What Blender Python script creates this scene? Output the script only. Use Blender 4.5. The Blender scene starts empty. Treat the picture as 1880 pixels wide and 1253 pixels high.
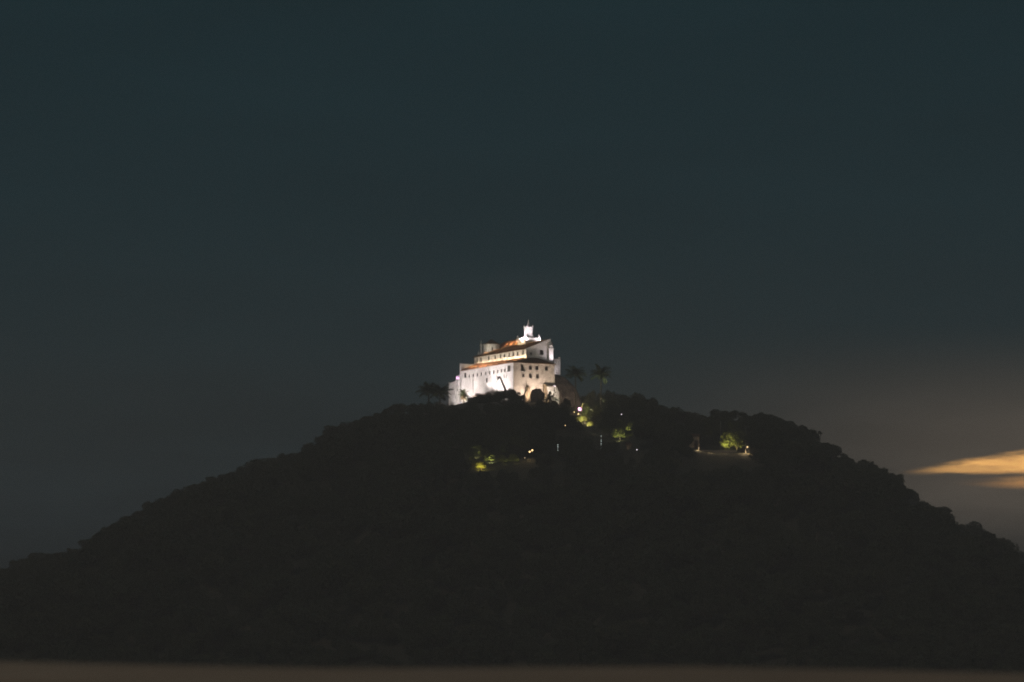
import bpy, math, random
import numpy as np
from mathutils import Vector, Matrix
rnd = random.Random(7)
R = math.radians
sc = bpy.context.scene
COL = sc.collection

# ------------------------------------------------------------------ camera
CAMZ, PITCH, LENS = 20.0, 5.38, 135.0
cam_d = bpy.data.cameras.new('camera'); cam = bpy.data.objects.new('camera', cam_d); COL.objects.link(cam)
cam.location = (0, 0, CAMZ); cam.rotation_euler = (R(90 + PITCH), 0, 0)
cam_d.sensor_width = 36; cam_d.lens = LENS; cam_d.clip_start = 0.1; cam_d.clip_end = 9000
cam_d.dof.use_dof = True; cam_d.dof.focus_distance = 1610; cam_d.dof.aperture_fstop = 8.0
sc.camera = cam
sc.view_settings.view_transform = 'Standard'; sc.view_settings.look = 'None'
sc.view_settings.exposure = 0; sc.view_settings.gamma = 1
sc.cycles.use_denoising = True
sc.cycles.max_bounces = 5; sc.cycles.diffuse_bounces = 2; sc.cycles.volume_bounces = 0
sc.cycles.sample_clamp_indirect = 2.0
sc.cycles.filter_width = 1.6
sc.render.dither_intensity = 2.0

# ------------------------------------------------------------------ sky
def lin(c): return tuple(((x / 255) / 12.92 if x / 255 <= 0.04045 else ((x / 255 + 0.055) / 1.055) ** 2.4) for x in c)
W = bpy.data.worlds.new('World'); sc.world = W; W.use_nodes = True
nt = W.node_tree; nt.nodes.clear()
class NT:
    def __init__(s, t): s.t = t
    def n(s, typ, **kw):
        n = s.t.nodes.new(typ)
        for k, v in kw.items(): setattr(n, k, v)
        return n
    def set(s, sock, v):
        if hasattr(v, 'is_output'): s.t.links.new(v, sock)
        else: sock.default_value = v
    def m(s, op, a, b=0.0, c=0.0, clamp=False):
        n = s.n('ShaderNodeMath', operation=op, use_clamp=clamp)
        s.set(n.inputs[0], a); s.set(n.inputs[1], b); s.set(n.inputs[2], c)
        return n.outputs[0]
    def step(s, x, a, b):                       # smoothstep
        n = s.n('ShaderNodeMapRange', interpolation_type='SMOOTHSTEP')
        s.set(n.inputs[0], x); s.set(n.inputs[1], a); s.set(n.inputs[2], b); n.inputs[3].default_value = 0; n.inputs[4].default_value = 1
        return n.outputs[0]
    def mix(s, f, a, b, blend='MIX'):
        n = s.n('ShaderNodeMix', data_type='RGBA', blend_type=blend)
        s.set(n.inputs[0], f)
        for k, v in ((6, a), (7, b)):
            s.set(n.inputs[k], v if hasattr(v, 'is_output') else (*v[:3], 1))
        return n.outputs[2]
    def ramp(s, f, stops):
        n = s.n('ShaderNodeValToRGB'); e = n.color_ramp.elements
        while len(e) < len(stops): e.new(0.5)
        for el, (p, c) in zip(e, stops): el.position = p; el.color = (*c, 1)
        n.color_ramp.interpolation = 'B_SPLINE' if len(stops) > 4 else 'LINEAR'
        s.set(n.inputs[0], f); return n.outputs[0]
    def noise(s, vec, scale, detail=4, rough=0.55):
        n = s.n('ShaderNodeTexNoise'); n.inputs['Scale'].default_value = scale; n.inputs['Detail'].default_value = detail
        n.inputs['Roughness'].default_value = rough
        if vec is not None: s.set(n.inputs['Vector'], vec)
        return n.outputs[0]
w = NT(nt)
tc = w.n('ShaderNodeTexCoord'); sp = w.n('ShaderNodeSeparateXYZ'); nt.links.new(tc.outputs['Generated'], sp.inputs[0])
X, Y, Z = sp.outputs
elev = w.m('MULTIPLY', w.m('ARCSINE', Z), 57.2958)
az = w.m('MULTIPLY', w.m('ARCTAN2', X, Y), 57.2958)
base = w.ramp(w.m('DIVIDE', elev, 20.0, clamp=True), [
    (0.00, lin((29, 38, 42))), (0.10, lin((30, 39, 43))), (0.17, lin((32, 41, 44))), (0.225, lin((31, 43, 46))),
    (0.27, lin((28, 45, 50))), (0.36, lin((20, 42, 48))), (0.50, lin((16, 39, 45))), (1.0, lin((16, 38, 44)))])
comb = w.n('ShaderNodeCombineXYZ'); w.set(comb.inputs[0], w.m('MULTIPLY', az, 0.16)); w.set(comb.inputs[1], w.m('MULTIPLY', elev, 0.75))
cl = w.noise(comb.outputs[0], 1.0, 5, 0.55)
low = w.m('SUBTRACT', 1.0, w.step(elev, 2.4, 5.4))
# the grey warm bank of cloud low on the right, where the light has gone down
warm = w.m('MULTIPLY', w.step(az, 0.5, 8.0), w.m('SUBTRACT', 1.0, w.step(w.m('ABSOLUTE', w.m('SUBTRACT', elev, 3.5)), 0.15, 2.2)))
col = w.mix(w.m('MULTIPLY', warm, 0.9), base, lin((97, 88, 78)))
mot = w.m('MULTIPLY_ADD', w.m('SUBTRACT', cl, 0.5), w.m('MULTIPLY_ADD', low, 2.0, 0.4), 1.0)
col = w.mix(1.0, col, w.n('ShaderNodeCombineColor').outputs[0], 'MULTIPLY')
cc = nt.nodes[-2] if nt.nodes[-2].bl_idname == 'ShaderNodeCombineColor' else [n for n in nt.nodes if n.bl_idname == 'ShaderNodeCombineColor'][0]
for k in range(3): nt.links.new(mot, cc.inputs[k])
# sunlit cloud streaks
cb2 = w.n('ShaderNodeCombineXYZ'); w.set(cb2.inputs[0], w.m('MULTIPLY', az, 1.1)); w.set(cb2.inputs[1], w.m('MULTIPLY', elev, 7.0))
wisp = w.noise(cb2.outputs[0], 1.0, 7, 0.65)
fray = w.m('ADD', w.m('MULTIPLY', w.m('SUBTRACT', cl, 0.5), 0.12), w.m('MULTIPLY', w.m('SUBTRACT', wisp, 0.5), 0.16))
body = w.m('MULTIPLY_ADD', wisp, 2.2, -0.28, clamp=True)
def streak(az0, e0, kt, kb, grow, soft):       # a wedge of lit cloud that opens from az0: its upper and lower edges part at slopes kt and kb
    u = w.m('MAXIMUM', w.m('SUBTRACT', az, az0), 0.0)
    d = w.m('SUBTRACT', elev, w.m('ADD', e0, fray))
    top = w.m('SUBTRACT', 1.0, w.step(w.m('SUBTRACT', d, w.m('MULTIPLY', u, kt)), -soft, soft))
    bot = w.step(w.m('SUBTRACT', d, w.m('MULTIPLY', u, kb)), -soft * 0.7, soft * 0.7)
    return w.m('MULTIPLY', w.m('MULTIPLY', top, bot), w.m('MULTIPLY', w.step(az, az0, az0 + grow), w.m('SUBTRACT', 1.0, w.step(az, 10.0, 14.0))))
s1 = w.m('MULTIPLY', body, streak(5.68, 3.40, 0.148, -0.008, 1.2, 0.062))
s2 = w.m('MULTIPLY', body, streak(6.45, 3.225, 0.06, -0.055, 1.7, 0.075))
col = w.mix(w.m('MULTIPLY', s1, 0.95), col, (1.75, 0.90, 0.27))
col = w.mix(w.m('MULTIPLY', s2, 0.6), col, (1.5, 0.70, 0.19))
# dusk light of the sky away from the view, and a trace of physical sky
sky = w.n('ShaderNodeTexSky', sky_type='NISHITA', sun_disc=False); sky.sun_elevation = R(-2.0); sky.sun_rotation = R(35)
far = w.step(elev, 16.0, 60.0)
col = w.mix(w.m('MULTIPLY', far, 0.02), col, sky.outputs[0], 'ADD')
bg = w.n('ShaderNodeBackground'); w.set(bg.inputs[0], col); bg.inputs[1].default_value = 1.12
out = w.n('ShaderNodeOutputWorld'); nt.links.new(bg.outputs[0], out.inputs[0])

# moonlight added high behind the camera to fill haze, hill and parapet
sd = bpy.data.lights.new('fill_moon', 'SUN'); sd.energy = 0.38; sd.angle = R(0.5); sd.color = (1.0, 0.90, 0.82)
so = bpy.data.objects.new('fill_moon', sd); COL.objects.link(so); so.rotation_euler = (R(58), 0, R(-18))

# ------------------------------------------------------------------ materials
def mat(name, c1, c2=None, scale=1.0, rough=0.85, bump=0.0, bscale=None, stretch=(1, 1, 1), wave=None, spots=None, metal=0.0, lo=0.35, hi=0.65):
    m = bpy.data.materials.new(name); m.use_nodes = True
    t = NT(m.node_tree); b = m.node_tree.nodes['Principled BSDF']
    b.inputs['Roughness'].default_value = rough; b.inputs['Metallic'].default_value = metal
    if 'Specular IOR Level' in b.inputs: b.inputs['Specular IOR Level'].default_value = 0.25
    co = t.n('ShaderNodeTexCoord'); mp = t.n('ShaderNodeMapping'); m.node_tree.links.new(co.outputs['Object'], mp.inputs[0])
    mp.inputs['Scale'].default_value = stretch; v = mp.outputs[0]
    nz = t.noise(v, scale, 6, 0.6)
    c = t.ramp(nz, [(lo, c1), (hi, c2 or c1)])
    if spots:
        n2 = t.noise(v, spots[0], 3, 0.5); c = t.mix(t.m('MULTIPLY', t.step(n2, spots[1], spots[1] + 0.1), spots[3]), c, spots[2])
    h = t.noise(v, bscale or scale * 4, 5, 0.6)
    if wave:
        wv = t.n('ShaderNodeTexWave', wave_type='BANDS', bands_direction=wave[0]); wv.inputs['Scale'].default_value = wave[1]
        wv.inputs['Distortion'].default_value = 0.6; m.node_tree.links.new(co.outputs['Object'], wv.inputs[0])
        h = t.m('ADD', t.m('MULTIPLY', h, 0.3), wv.outputs[1])
    m.node_tree.links.new(c, b.inputs['Base Color'])
    if bump:
        bp = t.n('ShaderNodeBump'); bp.inputs['Strength'].default_value = bump; bp.inputs['Distance'].default_value = 0.3
        m.node_tree.links.new(h, bp.inputs['Height']); m.node_tree.links.new(bp.outputs[0], b.inputs['Normal'])
    return m
def glow(name, c, s):
    m = bpy.data.materials.new(name); m.use_nodes = True; b = m.node_tree.nodes['Principled BSDF']
    b.inputs['Base Color'].default_value = (*c, 1); b.inputs['Emission Color'].default_value = (*c, 1); b.inputs['Emission Strength'].default_value = s
    return m
M = dict(
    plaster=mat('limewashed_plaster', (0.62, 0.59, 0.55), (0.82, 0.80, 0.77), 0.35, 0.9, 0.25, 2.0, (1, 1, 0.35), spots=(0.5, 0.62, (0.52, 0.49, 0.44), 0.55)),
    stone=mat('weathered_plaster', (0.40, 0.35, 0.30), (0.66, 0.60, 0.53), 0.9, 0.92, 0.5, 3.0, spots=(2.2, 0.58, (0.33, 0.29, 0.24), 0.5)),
    trim=mat('white_trim', (0.74, 0.72, 0.68), (0.82, 0.80, 0.76), 1.0, 0.85, 0.1),
    tile=mat('clay_tile', (0.34, 0.15, 0.075), (0.56, 0.29, 0.15), 0.8, 0.85, 0.8, 3.0, wave=('Y', 6.0), spots=(0.7, 0.6, (0.13, 0.06, 0.035), 0.7)),
    oldtile=mat('weathered_clay_tile', (0.15, 0.08, 0.045), (0.29, 0.155, 0.085), 0.6, 0.9, 0.8, 3.0, wave=('Y', 6.0), spots=(0.6, 0.56, (0.09, 0.06, 0.04), 0.8)),
    mortar=mat('tile_ridge_mortar', (0.30, 0.19, 0.11), (0.42, 0.28, 0.17), 1.5, 0.9, 0.2),
    pane_shade=mat('dark_pane_and_shade', (0.008, 0.006, 0.009), (0.014, 0.011, 0.014), 2.0, 0.25),
    wood=mat('dark_wood', (0.03, 0.022, 0.018), (0.06, 0.04, 0.03), 3.0, 0.7, 0.2),
    shade=mat('interior_plaster', (0.16, 0.13, 0.13), (0.24, 0.2, 0.2), 0.8, 0.9),
    rock=mat('granite', (0.09, 0.07, 0.058), (0.33, 0.25, 0.2), 0.5, 0.95, 1.0, 1.2, (1.6, 1.6, 0.2), spots=(0.6, 0.52, (0.055, 0.043, 0.04), 0.85), lo=0.3, hi=0.7),
    leaf=mat('dark_foliage', (0.026, 0.034, 0.017), (0.05, 0.062, 0.03), 0.5, 0.75, 0.0),
    leaf2=mat('olive_foliage', (0.034, 0.04, 0.018), (0.062, 0.068, 0.032), 0.6, 0.75, 0.0),
    leaf_lit=mat('lamplit_foliage', (0.075, 0.082, 0.022), (0.13, 0.135, 0.04), 0.7, 0.7, 0.0),  # for lamp-lit crowns and lawn: the lit tone is put into the colour
    palm=mat('palm_frond', (0.03, 0.048, 0.016), (0.07, 0.09, 0.032), 0.8, 0.6, 0.0),
    thatch=mat('dry_palm_skirt', (0.16, 0.115, 0.055), (0.30, 0.22, 0.11), 1.5, 0.9, 0.3, stretch=(4, 4, 0.5)),
    bark=mat('bark', (0.07, 0.055, 0.04), (0.14, 0.115, 0.09), 2.0, 0.95, 0.5, stretch=(2, 2, 0.4)),
    earth=mat('hill_earth', (0.035, 0.036, 0.024), (0.07, 0.062, 0.04), 0.08, 0.95, 0.4),
    city=mat('dark_ground', (0.04, 0.04, 0.036), (0.075, 0.07, 0.062), 0.05, 0.95, 0.2),
    path=mat('sandy_paving', (0.30, 0.23, 0.16), (0.44, 0.34, 0.24), 0.4, 0.95, 0.4, spots=(0.3, 0.56, (0.14, 0.13, 0.07), 0.7)),
    render=mat('tan_render', (0.26, 0.2, 0.13), (0.38, 0.29, 0.19), 0.5, 0.95, 0.3),
    ledge=mat('ledge_concrete', (0.235, 0.185, 0.14), (0.36, 0.285, 0.215), 1.1, 0.9, 0.3, 6.0, (0.35, 1, 3.0)),
    metal=mat('dark_metal', (0.045, 0.045, 0.045), (0.08, 0.08, 0.08), 3.0, 0.5, metal=0.6),
    pole=mat('grey_painted_pole', (0.3, 0.29, 0.26), (0.4, 0.39, 0.35), 2.0, 0.6),
    white=mat('white_paint', (0.72, 0.70, 0.66), (0.8, 0.78, 0.74), 1.0, 0.7),
    flag=mat('faded_cloth', (0.10, 0.13, 0.12), (0.16, 0.18, 0.16), 1.0, 0.9),
    lampW=glow('lamp_white', (1.0, 0.86, 0.95), 1.7), lampY=glow('lamp_warm', (1.0, 0.68, 0.32), 3.0),
    lampF=glow('flood_lens', (1.0, 0.9, 0.82), 40.0), lampS=glow('string_light', (0.85, 1.0, 0.95), 1.2),
    lampD=glow('lamp_dim', (1.0, 0.75, 0.45), 1.2), lampV=glow('floodlight_violet_white', (1.0, 0.5, 0.98), 2.3),
)

# ------------------------------------------------------------------ helpers
class MB:
    def __init__(s): s.v = []; s.f = []
    def add(s, vs, fs):
        o = len(s.v); s.v += [tuple(p) for p in vs]; s.f += [tuple(i + o for i in f) for f in fs]; return s
    def quad(s, a, b, c, d): return s.add([a, b, c, d], [(0, 1, 2, 3)])
    def box(s, x0, x1, y0, y1, z0, z1):
        v = [(x, y, z) for z in (z0, z1) for y in (y0, y1) for x in (x0, x1)]
        return s.add(v, [(0, 2, 3, 1), (4, 5, 7, 6), (0, 1, 5, 4), (2, 6, 7, 3), (0, 4, 6, 2), (1, 3, 7, 5)])
    def prism(s, pts, off):                     # polygon extruded by the vector off
        n = len(pts); o = Vector(off)
        a = [Vector(p) for p in pts]; b = [p + o for p in a]
        return s.add(a + b, [tuple(range(n))[::-1], tuple(range(n, 2 * n))] + [(i, (i + 1) % n, (i + 1) % n + n, i + n) for i in range(n)])
    def lathe(s, prof, seg=16, c=(0, 0, 0), start=0.0):
        vs = []; fs = []
        for r, z in prof:
            for k in range(seg):
                a = 2 * math.pi * k / seg + start; vs.append((c[0] + r * math.cos(a), c[1] + r * math.sin(a), c[2] + z))
        for j in range(len(prof) - 1):
            for k in range(seg):
                k2 = (k + 1) % seg; fs.append((j * seg + k, j * seg + k2, (j + 1) * seg + k2, (j + 1) * seg + k))
        fs.append(tuple(range(seg))[::-1]); fs.append(tuple(range((len(prof) - 1) * seg, len(prof) * seg)))
        return s.add(vs, fs)
    def tube(s, pts, rad, seg=7):
        pts = [Vector(p) for p in pts]; rings = []
        for i, p in enumerate(pts):
            d = (pts[min(i + 1, len(pts) - 1)] - pts[max(i - 1, 0)]).normalized()
            a = d.cross(Vector((0.3, 1, 0.1))).normalized(); b = d.cross(a)
            r = rad[i] if hasattr(rad, '__len__') else rad
            rings.append([p + (a * math.cos(2 * math.pi * k / seg) + b * math.sin(2 * math.pi * k / seg)) * r for k in range(seg)])
        vs = [q for r in rings for q in r]; fs = []
        for j in range(len(pts) - 1):
            for k in range(seg):
                k2 = (k + 1) % seg; fs.append((j * seg + k, j * seg + k2, (j + 1) * seg + k2, (j + 1) * seg + k))
        fs.append(tuple(range(seg))[::-1]); fs.append(tuple(range((len(pts) - 1) * seg, len(pts) * seg)))
        return s.add(vs, fs)
    def build(s, name, m, parent=None, smooth=False):
        me = bpy.data.meshes.new(name); me.from_pydata(s.v, [], s.f); me.validate(); me.update()
        me.materials.append(M[m] if isinstance(m, str) else m)
        if smooth: me.polygons.foreach_set('use_smooth', [True] * len(me.polygons))
        o = bpy.data.objects.new(name, me); COL.objects.link(o)
        if parent: o.parent = parent
        return o
def tag(o, label=None, cat=None, group=None, kind=None):
    if label: o['label'] = label
    if cat: o['category'] = cat
    if group: o['group'] = group
    if kind: o['kind'] = kind
    return o
def thing(name, label, cat, loc, rz=0, group=None):
    o = bpy.data.objects.new(name, None); COL.objects.link(o); o.empty_display_size = 0.5
    o.location = loc; o.rotation_euler = (0, 0, rz); return tag(o, label, cat, group)
def dup(root, loc, rz=0, scale=(1, 1, 1), label=None, group=None):
    r = root.copy(); COL.objects.link(r); r.location = loc; r.rotation_euler = (0, 0, rz); r.scale = scale
    if label: r['label'] = label
    if group: r['group'] = group
    for ch in list(root.children):
        c = ch.copy(); COL.objects.link(c); c.parent = r
        for g in ch.children:
            d = g.copy(); COL.objects.link(d); d.parent = c
    return r
def spot(parent, loc, aim, power, color, cone=80, blend=0.7, size=0.15):
    d = bpy.data.lights.new('lamp_light', 'SPOT'); d.energy = power; d.color = color; d.spot_size = R(cone); d.spot_blend = blend; d.shadow_soft_size = size
    o = bpy.data.objects.new('lamp_light', d); COL.objects.link(o); o.location = loc
    o.rotation_euler = (Vector(aim) - Vector(loc)).to_track_quat('-Z', 'Y').to_euler()
    if parent: o.parent = parent
    return o
FPX = LENS / 36 * 1880; cp, sp_ = math.cos(R(PITCH)), math.sin(R(PITCH))
def at(px, py, Yd):                              # the point at depth Yd seen at photo pixel (px, py)
    d = Vector((px - 940, cp * FPX - sp_ * (626.5 - py), sp_ * FPX + cp * (626.5 - py)))
    return Vector((0, 0, CAMZ)) + d * (Yd / d.y)

# ------------------------------------------------------------------ the hill
SKY = [(-700, 1290), (-300, 1180), (-120, 1085), (0, 1040), (60, 1015), (150, 1005), (185, 972), (260, 932), (300, 907), (365, 882), (400, 870), (450, 857), (480, 836), (530, 830),
       (560, 820), (605, 778), (640, 768), (700, 752), (735, 740), (770, 738), (830, 736), (940, 733), (1040, 728), (1080, 715), (1130, 716), (1180, 722), (1210, 738), (1250, 746),
       (1290, 757), (1335, 748), (1400, 758), (1440, 765), (1480, 780), (1500, 800), (1530, 812), (1545, 832), (1600, 846), (1650, 872), (1665, 893), (1700, 916),
       (1750, 945), (1790, 964), (1840, 982), (1860, 1005), (1880, 1020), (2000, 1080), (2200, 1180), (2600, 1290)]
RY, RF, RB = 1612.0, 450.0, 420.0
_xs = []; _zs = []
GROUND = [q for q in SKY if q[0] <= 700 or q[0] >= 1180] + [(780, 728), (840, 712), (865, 703), (1018, 703), (1036, 720), (1052, 738), (1078, 745), (1110, 738), (1140, 726)]
for a_, b_ in sorted(GROUND):
    p = at(a_, b_, RY); _xs.append(p.x); _zs.append(max(p.z - 7.5, 0.5))
gx = np.linspace(-700, 700, 701); gz = np.interp(gx, _xs, _zs)
ker = np.exp(-np.linspace(-2, 2, 9) ** 2); ker /= ker.sum(); gz = np.convolve(np.pad(gz, 4, mode='edge'), ker, 'valid')
def hill(x, y):
    p = np.interp(x, gx, gz); t = np.where(y < RY, (RY - y) / RF, (y - RY) / RB); t = np.clip(t, 0, 1)
    s = 1 - t ** 1.45; s = np.where(t > 0.8, s * s, s) if False else s
    n = 2.2 * np.sin(x * 0.045 + 1.3 * np.sin(y * 0.021)) * np.sin(y * 0.038 + 0.7) + 1.1 * np.sin(x * 0.11 + y * 0.07)
    return np.maximum(p * s + n * np.clip(t * 5, 0, 1) * np.clip(p * s / 20, 0, 1), 0.0)
def place(px, py, h, y0=1380.0):                 # where a thing h metres tall stands if its top is seen at (px, py)
    best = None
    for Yd in np.arange(y0, 1622, 2.0):
        p = at(px, py, Yd); g = float(hill(p.x, Yd)); d = p.z - g
        if d <= h: return Vector((p.x, Yd, g)), d
        if best is None or d < best[1]: best = (Vector((p.x, Yd, g)), d)
    return best
def ground_y(px, py):                            # depth at which the sight line through a photo pixel meets the hill
    for Yd in np.arange(1180, 1640, 1.0):
        p = at(px, py, Yd)
        if p.z <= float(hill(p.x, Yd)): return float(Yd)
    return 1610.0
nx, ny = 221, 150
hx = np.linspace(-640, 640, nx); hy = np.linspace(RY - RF, RY + RB, ny)
HX, HY = np.meshgrid(hx, hy); HZ = hill(HX, HY)
hb = MB(); hb.v = [tuple(p) for p in np.stack([HX.ravel(), HY.ravel(), HZ.ravel() + 0.05], 1).tolist()]
hb.f = [(j * nx + i, j * nx + i + 1, (j + 1) * nx + i + 1, (j + 1) * nx + i) for j in range(ny - 1) for i in range(nx - 1)]
tag(hb.build('hill', 'earth', smooth=True), 'dark wooded hill rising to the floodlit convent', None, None, 'structure')
gb = MB(); gb.quad((-800, -40, 0), (800, -40, 0), (800, 2150, 0), (-800, 2150, 0))
tag(gb.build('ground', 'city'), None, None, None, 'structure')

# the roof terrace the photograph is taken from, and its parapet
tb = MB(); tb.box(-9, 9, -6, 6.6, 0.02, 18.4)
tag(tb.build('roof_terrace', 'ledge'), None, None, None, 'structure')
lw = MB(); nseg = 60
prof = [(6.0, -1.6), (6.0, -0.03), (6.02, 0.0), (6.33, 0.004), (6.35, -0.02), (6.35, -1.6)]
for i in range(nseg + 1):
    x = -8.8 + 17.6 * i / nseg
    for (y, z) in prof: lw.v.append((x, y, z - x * 0.0082 + 0.004 * math.sin(x * 5.1)))
for i in range(nseg):
    for k in range(6): lw.f.append((i * 6 + k, i * 6 + (k + 1) % 6, (i + 1) * 6 + (k + 1) % 6, (i + 1) * 6 + k))
lw.f += [tuple(range(6))[::-1], tuple(range(nseg * 6, nseg * 6 + 6))]
o = lw.build('parapet_wall', 'ledge'); o.location = (0, 0, 20.054)
tag(o, 'blurred tan parapet wall along the bottom edge, close to the camera', 'wall')

# ------------------------------------------------------------------ the convent
ZB = 150.0
conv = thing('convent', 'large white floodlit hilltop convent with orange tiled roofs and a bell tower', 'convent', (0.543, 1588.0, ZB), R(28.4))
def P(u, v, z): return Vector((u, v, z - ZB))
def facade(mb, axis, c, a0, a1, z0, z1, holes, depth=0.5, out_=-1):
    pt = (lambda a, z, d: P(a, c - out_ * d, z)) if axis == 'v' else (lambda a, z, d: P(c - out_ * d, a, z))
    as_ = sorted({a0, a1, *[h[0] for h in holes], *[h[1] for h in holes]}); zs = sorted({z0, z1, *[h[2] for h in holes], *[h[3] for h in holes]})
    for i in range(len(as_) - 1):
        for j in range(len(zs) - 1):
            am, zm = (as_[i] + as_[i + 1]) / 2, (zs[j] + zs[j + 1]) / 2
            if any(h[0] < am < h[1] and h[2] < zm < h[3] for h in holes): continue
            mb.quad(pt(as_[i], zs[j], 0), pt(as_[i + 1], zs[j], 0), pt(as_[i + 1], zs[j + 1], 0), pt(as_[i], zs[j + 1], 0))
    for h in holes:
        d = h[4] if len(h) > 4 else depth
        q = [(h[0], h[2]), (h[1], h[2]), (h[1], h[3]), (h[0], h[3])]
        for k in range(4):
            (a, z), (a2, z2) = q[k], q[(k + 1) % 4]
            mb.quad(pt(a, z, 0), pt(a2, z2, 0), pt(a2, z2, d), pt(a, z, d))
def window(axis, c, h, label=None):
    d = 0.38
    def bx(mb, a0, a1, z0, z1, d0, d1):
        if axis == 'v': mb.box(a0, a1, c + d0, c + d1, z0 - ZB, z1 - ZB)
        else: mb.box(c + d0, c + d1, a0, a1, z0 - ZB, z1 - ZB)
    b = MB(); bx(b, h[0] + .003, h[1] - .003, h[2] + .003, h[3] - .003, d, d + 0.07); o = b.build('window', 'pane_shade', conv)
    f = MB(); t = 0.09; am = (h[0] + h[1]) / 2; zm = h[2] + (h[3] - h[2]) * 0.6
    bx(f, h[0] + .004, h[0] + t, h[2] + .004, h[3] - .004, d - 0.06, d - 0.002); bx(f, h[1] - t, h[1] - .004, h[2] + .004, h[3] - .004, d - 0.06, d - 0.002)
    bx(f, h[0] + t, h[1] - t, h[3] - t, h[3] - .004, d - 0.06, d - 0.002); bx(f, h[0] + t, h[1] - t, h[2] + .004, h[2] + t, d - 0.06, d - 0.002)
    bx(f, am - t / 2, am + t / 2, h[2] + t, h[3] - t, d - 0.05, d - 0.003); bx(f, h[0] + t, am - t / 2, zm, zm + t, d - 0.05, d - 0.003); bx(f, am + t / 2, h[1] - t, zm, zm + t, d - 0.05, d - 0.003)
    f.build('frame', 'wood', o)
    return o
def rect(a, z, w_, h_): return (a - w_ / 2, a + w_ / 2, z - h_ / 2, z + h_ / 2)
EZ = 160.4; LV = 46.6; RU = 19.6; BZ = 143.0
# lower block: right-hand wall (v = 0), left-hand wall (u = 0)
hr = [rect(8.06, 158.77, 1.5, 1.75), rect(11.22, 158.77, 1.5, 1.75), rect(15.82, 158.77, 1.45, 1.75), rect(4.74, 155.35, 1.0, 1.5), rect(8.15, 155.38, 1.5, 1.8), rect(11.5, 155.4, 1.5, 1.8)]
logr = (3.6, 5.75, 157.1, 160.35, 2.2)
b = MB(); facade(b, 'v', 0, 0, RU, BZ, EZ, hr + [logr, (4.1, 4.9, 151.3, 151.6, 0.5)])
b.quad(P(RU, 0, BZ), P(RU, 40, BZ), P(RU, 40, EZ), P(RU, 0, EZ))
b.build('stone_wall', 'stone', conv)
for h in hr: window('v', 0, h)
hl = [rect(43.0, 158.5, 1.8, 2.1)] + [rect(v_, 157.95, 1.3, 1.4) for v_ in (39.4, 35.65, 31.9, 28.4, 24.5, 20.85, 17.25, 13.7, 10.45, 7.4)] + [rect(23.5, 154.9, 1.5, 1.8), rect(8.1, 155.35, 0.55, 1.5), rect(5.8, 155.25, 0.55, 1.5)]
logl = (2.45, 5.2, 157.1, 159.75, 1.6)
b = MB(); facade(b, 'u', 0, 0, LV, BZ, EZ, hl + [logl])
b.quad(P(0, LV, BZ), P(RU, LV, BZ), P(RU, LV, EZ), P(0, LV, EZ))
for v_ in (36.0, 14.6): b.box(-0.35, -0.003, v_ - 0.5, v_ + 0.5, BZ - ZB, 156.2 - ZB)
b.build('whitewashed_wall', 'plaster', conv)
for h in hl: window('u', 0, h)
b = MB(); b.box(3.3, 6.1, 2.21, 2.3, 156.9 - ZB, 160.5 - ZB); b.build('loggia_shade_back', 'pane_shade', conv)  # near-black backs: the shade inside the loggias is put into their colour
b = MB(); b.box(1.61, 1.7, 2.2, 5.5, 156.9 - ZB, 160.2 - ZB); b.build('loggia_shade_back', 'pane_shade', conv)
b = MB(); b.prism([P(4.55, 0.16, 160.34), P(5.74, 0.16, 160.34), P(5.74, 0.16, 157.11)], (0, 0.25, 0)); b.build('loggia_shadow_edge', 'stone', conv)  # added wedge: the slanting edge of a shadow, put into the shape
b = MB(); b.box(3.4, 5.95, -0.22, -0.002, 156.85 - ZB, 157.08 - ZB); b.build('sill', 'trim', conv)
# eave bands
b = MB(); b.box(-0.28, RU + 0.25, -0.28, 0.1, EZ + 0.002 - ZB, EZ + 0.28 - ZB); b.box(-0.28, 0.1, 0.1, LV, EZ + 0.002 - ZB, EZ + 0.28 - ZB); b.build('cornice', 'trim', conv)
# parapet gable standing on the far end of the lean-to roof
b = MB(); b.prism([P(-0.35, LV, BZ), P(-0.35, LV, 163.1), P(0.3, LV, 163.45), P(7.5, LV, 163.6), P(7.5, LV, BZ)], (0, 0.7, 0)); b.build('gable_parapet', 'plaster', conv)
b = MB(); b.box(-0.55, 0.35, LV - 0.2, LV + 0.9, 163.46 - ZB, 163.75 - ZB); b.box(0.35, 7.3, LV - 0.1, LV + 0.8, 163.62 - ZB, 163.74 - ZB); b.build('coping', 'trim', conv)
# lean-to roofs round the upper block
U1, V1, VL, UR, RZ = 7.45, 2.2, 48.3, 18.55, 171.05
e = EZ + 0.3
def slab(mb, pts, th=0.25): mb.prism(pts, (0, 0, -th))
b = MB(); slab(b, [P(-0.6, -0.6, e), P(U1 + 0.05, V1 + 0.02, 163.05), P(U1 + 0.05, LV - 0.02, 164.0), P(-0.6, LV - 0.02, e)])
for k in range(19):
    v_ = 1.8 + k * 2.42; t0 = 0.6 if v_ > 3 else 0.2
    b.prism([P(-0.62, v_, e + 0.005), P(-0.62, v_ + 0.3, e + 0.005), P(-0.62, v_ + 0.15, e + 0.2)], (U1 + 0.6 if v_ > 2.2 else 4.0, 0, (163.1 + 0.9 * v_ / LV - e) if v_ > 2.2 else 1.2))
b.build('lean_to_roof', 'tile', conv)
b = MB(); slab(b, [P(-0.6, -0.63, e), P(RU + 0.55, -0.63, e), P(12.6, V1 - 0.01, 163.25), P(U1, V1 - 0.01, 163.02)]); slab(b, [P(RU + 0.56, -0.6, e), P(RU + 0.56, 30, e), P(12.9, 30, 163.2), P(12.62, V1, 163.24)])
b.build('hipped_roof', 'oldtile', conv)
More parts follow.
